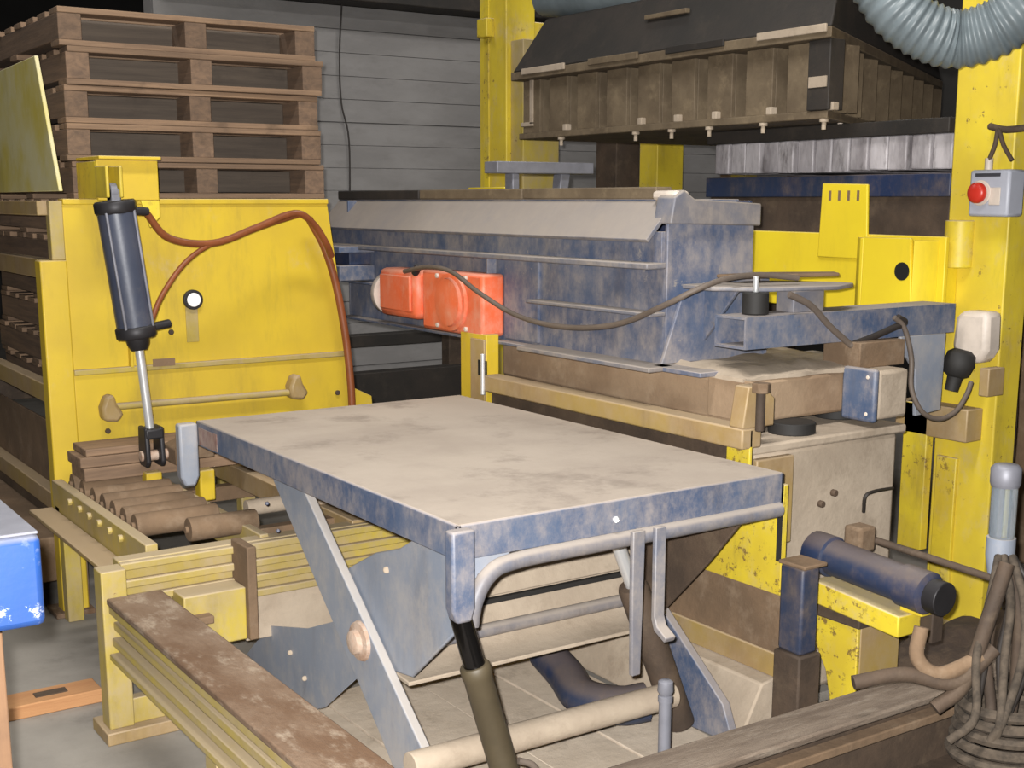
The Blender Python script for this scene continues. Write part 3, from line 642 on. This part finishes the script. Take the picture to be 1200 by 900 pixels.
B('column_flange', 'yellow_worn', Fr, 3.945, 3.955, 6.15, 6.2, .0, 3.3, .002)
B('column', 'yellow_column', Fr, 5.4, 5.62, 6.42, 6.6, .0, 3.4, .006)
B('column', 'brown_dark', Fr, 5.35, 5.55, 6.78, 7.0, .0, 3.4, .006)
B('column', 'yellow_dusty', Fr, 5.5, 5.6, 5.72, 5.85, .0, 3.4, .006)
B('column', 'brown', Fr, 5.5, 5.58, 5.86, 5.94, .0, 3.4, .006)
B('top_beam', 'yellow_worn', Fr, 3.95, 4.2, 2.79, 6.25, 2.9, 3.15, .006)
B('side_tie', 'yellow_worn', Fr, 3.9, 5.6, 6.1, 6.2, 2.48, 2.58, .006)
# front plate of the press with lugs
PR('front_plate', 'yellow_bright', Fr, [(2.97, 1.18), (6.2, 1.18), (6.2, 1.485), (2.97, 1.473)], 'X', 3.85, 3.87, .004)
lg1 = PR('plate_lug', 'yellow_bright', Fr, [(3.32, 1.38), (3.57, 1.38), (3.56, 1.667), (3.335, 1.661)], 'X', 3.838, 3.852, .004)
lg2 = PR('plate_lug', 'yellow_bright', Fr, [(5.83, 1.46), (6.2, 1.46), (6.2, 1.672), (5.83, 1.672)], 'X', 3.838, 3.852, .004)
for y in range(4):
    B('lug_slot', 'brown', lg1, 3.8365, 3.839, 3.37 + .047 * y, 3.382 + .047 * y, 1.60, 1.638, 0)
    B('lug_slot', 'brown', lg2, 3.8365, 3.839, 5.9 + .07 * y, 5.915 + .07 * y, 1.62, 1.655, 0)
# folded gusset with hole
PR('gusset_flange', 'yellow_bright', Fr, [(3.852, 3.37), (3.84, 3.37), (3.775, 3.30), (3.775, 3.285), (3.787, 3.285)], 'Z', 1.18, 1.463, .003)
gp = PR('gusset_plate', 'yellow_bright', Fr, [(3.05, 1.18), (3.065, 1.466), (3.285, 1.466), (3.285, 1.18)], 'X', 3.775, 3.787, .003)
PR('gusset_flange', 'yellow_bright', Fr, [(3.787, 3.065), (3.775, 3.05), (3.845, 3.0), (3.852, 3.0)], 'Z', 1.18, 1.458, .003)
q = at(1057, 318, X=3.775); bm = NB(); lathe(bm, (3.7755, q.y, q.z), (3.7725, q.y, q.z), [(0, .033), (.003, .033)], 20); make('gusset_hole', bm, 'black', gp, 0)
B('side_arm', 'yellow_bright', Fr, 3.87, 3.95, 2.99, 3.04, 1.22, 1.44, .005)

# press head
N = thing('tamper_press', (4.2, 4.4, 1.9), 'dark dusty press head with row of steel boxes between two flanges', 'press head')
YL, YR, XF = 5.56, 3.42, 3.70
def plan(o): return [(XF - o, YR - o), (XF - o, YL + o), (5.9, YL + o), (5.9, YR + 1.22 - o)]
bm = NB(); prism(bm, plan(.0), 'Z', 2.195, 2.235); make('upper_flange', bm, 'head_steel', N, .004)
bm = NB(); prism(bm, plan(-.03), 'Z', 1.905, 1.935); make('lower_flange', bm, 'head_steel', N, .004)
for k in range(4):
    y0 = YR + .02 + k * .55; B('flange_edge', ('tan', 'head_dark', 'head_steel', 'tan')[k], N, XF - .012, XF, y0, y0 + .36, 2.215, 2.245, .003)
ny = 9
for k in range(ny):
    y = YR + .2 + (YL - YR - .3) * k / (ny - 1)
    bm = NB(); box(bm, XF + .06, XF + .08, y - .075, y + .075, 1.936, 2.194); box(bm, XF + .08, XF + .3, y - .075, y - .06, 1.936, 2.194)
    make('web_box', bm, 'head_steel', N, .003)
for k in range(9):
    t_ = .12 + .2 * k; x, y = XF + .03 + 1.2 * t_, YR + .05 + .66 * t_
    B('web_box', 'head_steel', N, x, x + .1, y + .03, y + .05, 1.936, 2.194, .003)
cpn = B('corner_post', 'head_dark', N, XF + .02, XF + .10, YR + .02, YR + .13, 1.936, 2.194, .004)
B('name_plate', 'tan', cpn, XF + .015, XF + .021, YR + .03, YR + .12, 2.02, 2.06, 0)
B('gap_shade_core', 'head_dark', N, XF + .35, 5.6, YR + 1.25, YL - .05, 1.936, 2.194, 0)  # dark core, its colour deepens the shade between the web boxes
bm = NB()
lo_ = plan(-.005); hi_ = [(XF + .16, YR + .1), (XF + .16, YL - .08), (5.8, YL - .08), (5.8, YR + 1.25)]
Av = [bm.verts.new((x, y, 2.235)) for x, y in lo_]; Bv = [bm.verts.new((x, y, 2.50)) for x, y in hi_]
bm.faces.new(Av[::-1]); bm.faces.new(Bv)
for i in range(4): bm.faces.new((Av[i], Av[(i + 1) % 4], Bv[(i + 1) % 4], Bv[i]))
bmesh.ops.recalc_face_normals(bm, faces=bm.faces); make('hood', bm, 'head_dark', N, .01)
B('hood_frame', 'head_steel', N, XF + .075, XF + .10, 4.32, 4.6, 2.39, 2.41, .003)
for q in ((655, 157), (742, 156), (784, 156), (828, 155), (891, 153), (962, 151)):
    c = at(*q, X=XF + .03); bm = NB(); lathe(bm, (XF + .045, c.y, 1.905), (XF + .045, c.y, 1.865), [(0, .018), (.012, .018), (.013, .009), (.04, .009)], 8); make('bolt', bm, 'tan', N, 0)
    B('clip', 'tan', N, XF + .035, XF + .07, c.y - .05, c.y - .02, 1.934, 1.965, .004)
for k in range(2):
    x, y = XF + .3 + .35 * k, YR + .21 + .2 * k; CYL('bolt', 'cream', N, (x, y, 1.905), (x, y, 1.86), .012, n=8)
CYL('press_ram', 'chrome_dark', N, (4.4, 4.6, 2.5), (4.4, 4.6, 3.3), .09)
bx = at(622, 85, X=XF + .05); B('side_hanger', 'tan', N, XF + .05, XF + .062, bx.y - .012, bx.y + .012, 1.98, 2.195, .002)
B('side_hanger_foot', 'tan', N, XF + .05, XF + .062, bx.y - .012, bx.y + .09, 1.97, 1.99, .002)

# mould and tamper shoes
Mo = thing('mould_box', (4.4, 3.8, 1.4), 'brown mould box with dark blue top band between the columns', 'mould')
B('mould_body', 'brown_dark', Mo, 4.0, 4.9, 3.08, 4.38, 1.40, 1.615, .006)
B('top_band', 'blue_dark', Mo, 3.98, 4.92, 3.07, 4.39, 1.615, 1.70, .004)
for y in (3.1, 4.3): B('support_leg', 'brown_dark', Mo, 4.3, 4.5, y, y + .06, 0, 1.4, .004)
Sh = thing('tamper_shoes', (4.4, 3.8, 1.7), 'row of bright worn tamper shoes below the press head', 'tamper')
ny = 13
for k in range(ny):
    y = 3.10 + 1.27 * k / ny; B('shoe', 'silver', Sh, 4.0 + random.uniform(0, .02), 4.85, y, y + .088, 1.715 + random.uniform(-.004, .004), 1.845, .006)
B('shoe_carrier', 'head_dark', Sh, 3.98, 4.9, 3.09, 4.39, 1.845, 1.90, .004)

# ---------------------------------------------------------------- things on the right column
U_ = thing('stop_button_box', (3.92, 2.85, 1.5), 'grey control box with round red button on the yellow column', 'control box')
ba, bb = at(1135, 228, X=3.86), at(1176, 228, X=3.86)
ub = B('body', 'box_grey', U_, 3.86, 3.95, bb.y - .02, ba.y, 1.545, 1.705, .01)
q = at(1149, 226, X=3.86)
bm = NB(); lathe(bm, (3.86, q.y, q.z), (3.82, q.y, q.z), [(0, .022), (.014, .022), (.0145, .036), (.026, .036), (.034, .028), (.037, .01)], 22); make('red_button', bm, 'red', ub, 0)['label'] = 'round red push button'
CYL('button_ring', 'cream', ub, (3.86, q.y, q.z), (3.855, q.y, q.z), .044, n=22)
q2 = at(1166, 230, X=3.86); B('button_plate', 'cream', ub, 3.856, 3.86, q2.y - .022, q2.y + .022, q2.z - .03, q2.z + .03, .002)
q2 = at(1158, 205, X=3.86); B('label_strip', 'label_ink', ub, 3.857, 3.86, q2.y - .05, q2.y + .05, q2.z - .006, q2.z + .006, 0)
TU('hanger', 'brown_dark', U_, [at(1158, 190, X=3.9), at(1166, 170, X=3.9), at(1170, 152, X=3.9), at(1176, 170, X=3.9), at(1186, 188, X=3.9)], .008, 8, 4)
TU('hanger_bar', 'brown_dark', U_, [at(1160, 148, X=3.93), at(1180, 152, X=3.92), at(1215, 148, X=3.92)], .012, 8, 3)
bm = NB(); c = at(1158, 190, X=3.9); cyl(bm, (3.905, c.y, 1.70), (3.905, c.y, 1.745), .014, n=10); make('cable_gland', bm, 'cream', U_, 0)

W_ = thing('work_lamp', (3.8, 2.75, 1.0), 'small dusty white lamp with dark round socket beside yellow column', 'lamp')
c = at(1147, 392, X=3.90)
bm = NB(); prism(bm, [(c.y - .06, c.z + .085), (c.y + .05, c.z + .085), (c.y + .075, c.z + .06), (c.y + .085, c.z - .05), (c.y + .05, c.z - .10), (c.y - .035, c.z - .10), (c.y - .065, c.z - .05)], 'X', 3.86, 3.95); make('shade', bm, 'cream', W_, .02)
c2 = at(1123, 430, X=3.82); d = Vector((0, -.25, -1))
bm = NB(); lathe(bm, c2 + Vector((.02, 0, .06)), c2 + Vector((-.01, .02, -.1)), [(0, .03), (.015, .05), (.05, .056), (.09, .045), (.1, .028), (.15, .024)], 18); make('socket', bm, 'rubber', W_, 0)
B('lamp_bracket', 'yellow_brown', W_, 3.86, 3.95, c2.y - .1, c2.y - .06, c2.z - .1, c2.z + .0, .004)
# large corrugated duct hose
def ridges(i, n): return .09 + .004 * math.sin(i * math.pi / 4)
hp = [at(960, -90, D=4.1), at(1018, -35, D=4.1), at(1050, 10, D=4.1), at(1085, 36, D=4.1), at(1122, 46, D=4.1), at(1165, 34, D=4.05), at(1205, 6, D=4.0), at(1260, -40, D=4.0)]
bm = NB(); tube(bm, hp, .085, 22, 32, ridges); o = make('duct_hose', bm, 'hose_grey', None, 0)
tag(o, 'large grey corrugated duct hose drooping in front of yellow column', 'hose')
o = TU('duct_pipe', 'hose_grey', None, [at(640, -2, X=3.95), at(700, -2, X=3.95), at(790, -12, X=3.95)], .09, 18)
tag(o, 'pale green grey pipe lying across the top of the press head', 'pipe')
o = CYL('service_pipe', 'box_grey', None, at(1194, 40, X=4.3), at(1192, 104, X=4.3), .03)
tag(o, 'short pale vertical pipe behind the yellow column', 'pipe')

# ---------------------------------------------------------------- lower right: actuator and clutter
Ac = thing('air_actuator', (3.0, 2.5, .4), 'dark blue air cylinder on a yellow bar at foot of machine', 'air cylinder')
bm = NB(); lathe(bm, (2.9, 2.67, .535), (2.9, 2.20, .505), [(0, .045), (.015, .062), (.09, .064), (.095, .056), (.36, .056), (.365, .063), (.45, .063), (.465, .04)], 20); make('barrel', bm, 'blue_dark', Ac, 0)
CYL('end_cap', 'dark_steel', Ac, (2.9, 2.21, .505), (2.9, 2.165, .503), .05)
CYL('piston_rod', 'brown_dark', Ac, (3.0, 2.52, .585), (3.2, 2.0, .49), .011)
B('air_port', 'brown', Ac, 2.93, 3.0, 2.50, 2.57, .55, .63, .01)
PR('mount_bar', 'yellow_worn', Ac, [(2.615, .458), (2.28, .43), (2.28, .365), (2.605, .385)], 'X', 2.85, 2.95, .005)
B('mount_pad', 'yellow_worn', Ac, 2.90, 2.96, 2.24, 2.32, .43, .46, .004)
PR('support_leg', 'yellow_worn', Ac, [(2.605, .345), (2.44, .345), (2.44, .08), (2.49, .01), (2.52, .02), (2.56, .18), (2.605, .25)], 'X', 2.868, 2.882, .003)
B('leg_web', 'yellow_brown', Ac, 2.882, 3.06, 2.44, 2.455, .0, .345, .004)
B('cross_bar', 'brown_dark', Ac, 2.86, 2.98, 2.43, 2.61, .345, .386, .004)
B('drip_plate', 'brown_dark', Ac, 2.95, 3.0, 2.24, 2.60, .34, .43, .004)
bl = thing('blue_block', (2.72, 2.45, 0), 'dark blue dusty steel block beside yellow actuator bar', 'block')
B('body', 'blue_dark', bl, 2.64, 2.71, 2.455, 2.545, .30, .56, .008); B('cap', 'brown', bl, 2.635, 2.73, 2.445, 2.55, .56, .572, .004); B('foot', 'brown_dark', bl, 2.63, 2.72, 2.445, 2.55, 0, .30, .006)
# heap of dirt
def mound(name, x0, x1, y0, y1, h, label):
    bm = NB(); nx, ny = 22, 22; g = []
    for i in range(nx + 1):
        r = []
        for j in range(ny + 1):
            s, t = i / nx, j / ny; e = (math.sin(math.pi * s) * math.sin(math.pi * t)) ** .7
            r.append(bm.verts.new((x0 + (x1 - x0) * s, y0 + (y1 - y0) * t, -.01 + h * e * random.uniform(.75, 1.1))))
        g.append(r)
    for i in range(nx):
        for j in range(ny): bm.faces.new((g[i][j], g[i + 1][j], g[i + 1][j + 1], g[i][j + 1]))
    o = make(name, bm, 'dirt', None, 0); tag(o, label, 'dirt'); o['kind'] = 'stuff'
mound('dirt_heap', 3.1, 4.5, 2.15, 2.95, .16, 'heap of brown dirt and debris at the foot of the yellow column')
mound('dirt_spill', 2.4, 3.3, 2.22, 2.7, .07, 'low spill of concrete dirt between table and machine')
# cords hanging at right
for k in range(8):
    x = 1148 + 8 * k; dd = 3.28 + .05 * (k % 3)
    pts = [at(1178 + random.uniform(-12, 12), 652, D=3.36), at(x + 6 + random.uniform(-8, 8), 705, D=dd), at(x + random.uniform(-10, 10), 770, D=dd - .05), at(x - 10 + random.uniform(-14, 14), 840, D=dd - .12), at(x - 20 + random.uniform(-20, 20), 868, D=dd - .1)]
    tag(TU('hanging_cord', ('rope', 'cable_dark', 'brown_dark')[k % 3], None, pts, (.011, .008, .014)[k % 3], 9), ('pale dirty cord hanging below the clear air filter', 'thin dark cord hanging below the clear air filter', 'thick brown cord hanging below the clear air filter')[k % 3], 'cord', ('pale hanging cords', 'dark hanging cords', 'brown hanging cords')[k % 3])
pts = []
for i in range(5 * 16 + 1):
    a = i * 2 * math.pi / 16; r = .165 - .012 * math.sin(i * .37) - .0004 * i
    pts.append((2.79 + math.cos(a) * r, 1.86 + math.sin(a) * r * .9, .192 + .0019 * i))
tag(TU('rope_coil', 'rope', None, pts, .015, 7, 2), 'coil of dirty rope lying on the lower dirt caked rail', 'rope')
for k, q in enumerate([[(1080, 735), (1075, 770), (1100, 790), (1150, 770)], [(1000, 800), (1060, 790), (1120, 800), (1165, 760)], [(1095, 830), (1130, 800), (1160, 720), (1180, 660)]]):
    tag(TU('floor_hose', 'brown_dark' if k else 'brown', None, [at(*a, D=3.25) for a in q], .02, 8), ['short brown hose bent under the yellow column', 'brown hose winding over the dirt heap', 'brown hose rising from the rails to the hanging cords'][k], 'hose')
Fi = thing('air_filter', (3.1, 2.0, .7), 'clear bowl air filter with grey cap at the right of the column', 'air filter')
c = at(1178, 570, D=3.4)
bm = NB(); lathe(bm, c + Vector((0, 0, -.0)), c + Vector((0, 0, -.2)), [(0, .034), (.13, .034), (.15, .03), (.16, .015)], 18); make('bowl', bm, 'bowl', Fi, 0)
bm = NB(); lathe(bm, c + Vector((0, 0, .06)), c + Vector((0, 0, 0)), [(0, .03), (.01, .04), (.05, .04), (.06, .036)], 18); make('cap', bm, 'grey_steel', Fi, 0)
bm = NB(); lathe(bm, c + Vector((0, 0, -.14)), c + Vector((0, 0, -.25)), [(0, .038), (.05, .038), (.1, .03)], 18); make('bottom_cup', bm, 'blue_pale', Fi, 0)

# ---------------------------------------------------------------- lower left: blue box, posts, plank
Z = thing('blue_cabinet', (.45, 2.05, .95), 'bright blue steel box with scuffed white edges on a wooden post', 'box')
B('body', 'blue_box', Z, .10, .458, 2.02, 2.45, .935, 1.085, .012)
B('lid', 'grey_steel', Z, .10, .455, 2.025, 2.45, 1.085, 1.09, .002)
Zp = thing('wooden_post', (.37, 2.2, 0), 'upright timber post carrying the blue box', 'post')
B('post', 'wood_post', Zp, .33, .415, 2.15, 2.23, .0, .934, .004)
B('foot', 'wood_post', Zp, .30, .45, 2.12, 2.26, 0, .03, .004)
k_ = tag(B('timber_plank', 'wood_orange', None, .72, 1.06, 3.98, 4.10, 0, .045, .004), 'short light timber plank lying on the concrete floor', 'plank')
B('plank_slot', 'brown_dark', k_, .86, .96, 4.02, 4.06, .044, .048, 0)
# dark beams behind the tray, the lower enlarged to paint in shade
for k, (z, y) in enumerate(((.66, 7.4), (.30, 7.2))):
    tag(B('steel_beam', 'head_dark', None, 3.0, 5.2, y, y + .12, (.66, 0.0)[k], (.74, .52)[k], .006), ['upper dark steel beam before the grey board wall', 'lower dark steel beam enlarged to fill the shade before the grey board wall'][k], 'beam')
for x in (3.1, 4.35): tag(B('beam_post', 'brown_dark', None, x, x + .1, 7.28, 7.38, 0, .9, .005), 'short dark post holding the steel beams before the wall', 'post', 'beam posts')

struct(B('wall_pillar', 'brown', None, 4.95, 5.35, 2.75, 3.55, 0, 5.2, .01))
o = TU('supply_pipe', 'brown_dark', None, [at(1186, 250, X=4.3), at(1184, 380, X=4.3), at(1187, 470, X=4.3), at(1180, 560, X=4.1)], .02, 10)
tag(o, 'dark supply pipe running down behind the yellow column', 'pipe')
# broken concrete lumps and scraps
def lump(x, y, r, mat, lb):
    bm = NB(); bmesh.ops.create_icosphere(bm, subdivisions=2, radius=r)
    for v in bm.verts: v.co *= random.uniform(.72, 1.15); v.co.z *= .6
    lo = min(v.co.z for v in bm.verts)
    for v in bm.verts: v.co += Vector((x, y, -lo))
    tag(make('concrete_lump', bm, mat, None, 0), lb, 'rubble', 'concrete lumps')
for k in range(14):
    lump(random.uniform(2.56, 3.4), random.uniform(2.24, 2.42), random.uniform(.012, .035), ('tan', 'brown', 'dirt_pale')[k % 3], ('pale', 'brown', 'grey')[k % 3] + ' lump of broken concrete lying on the floor behind the front rail')
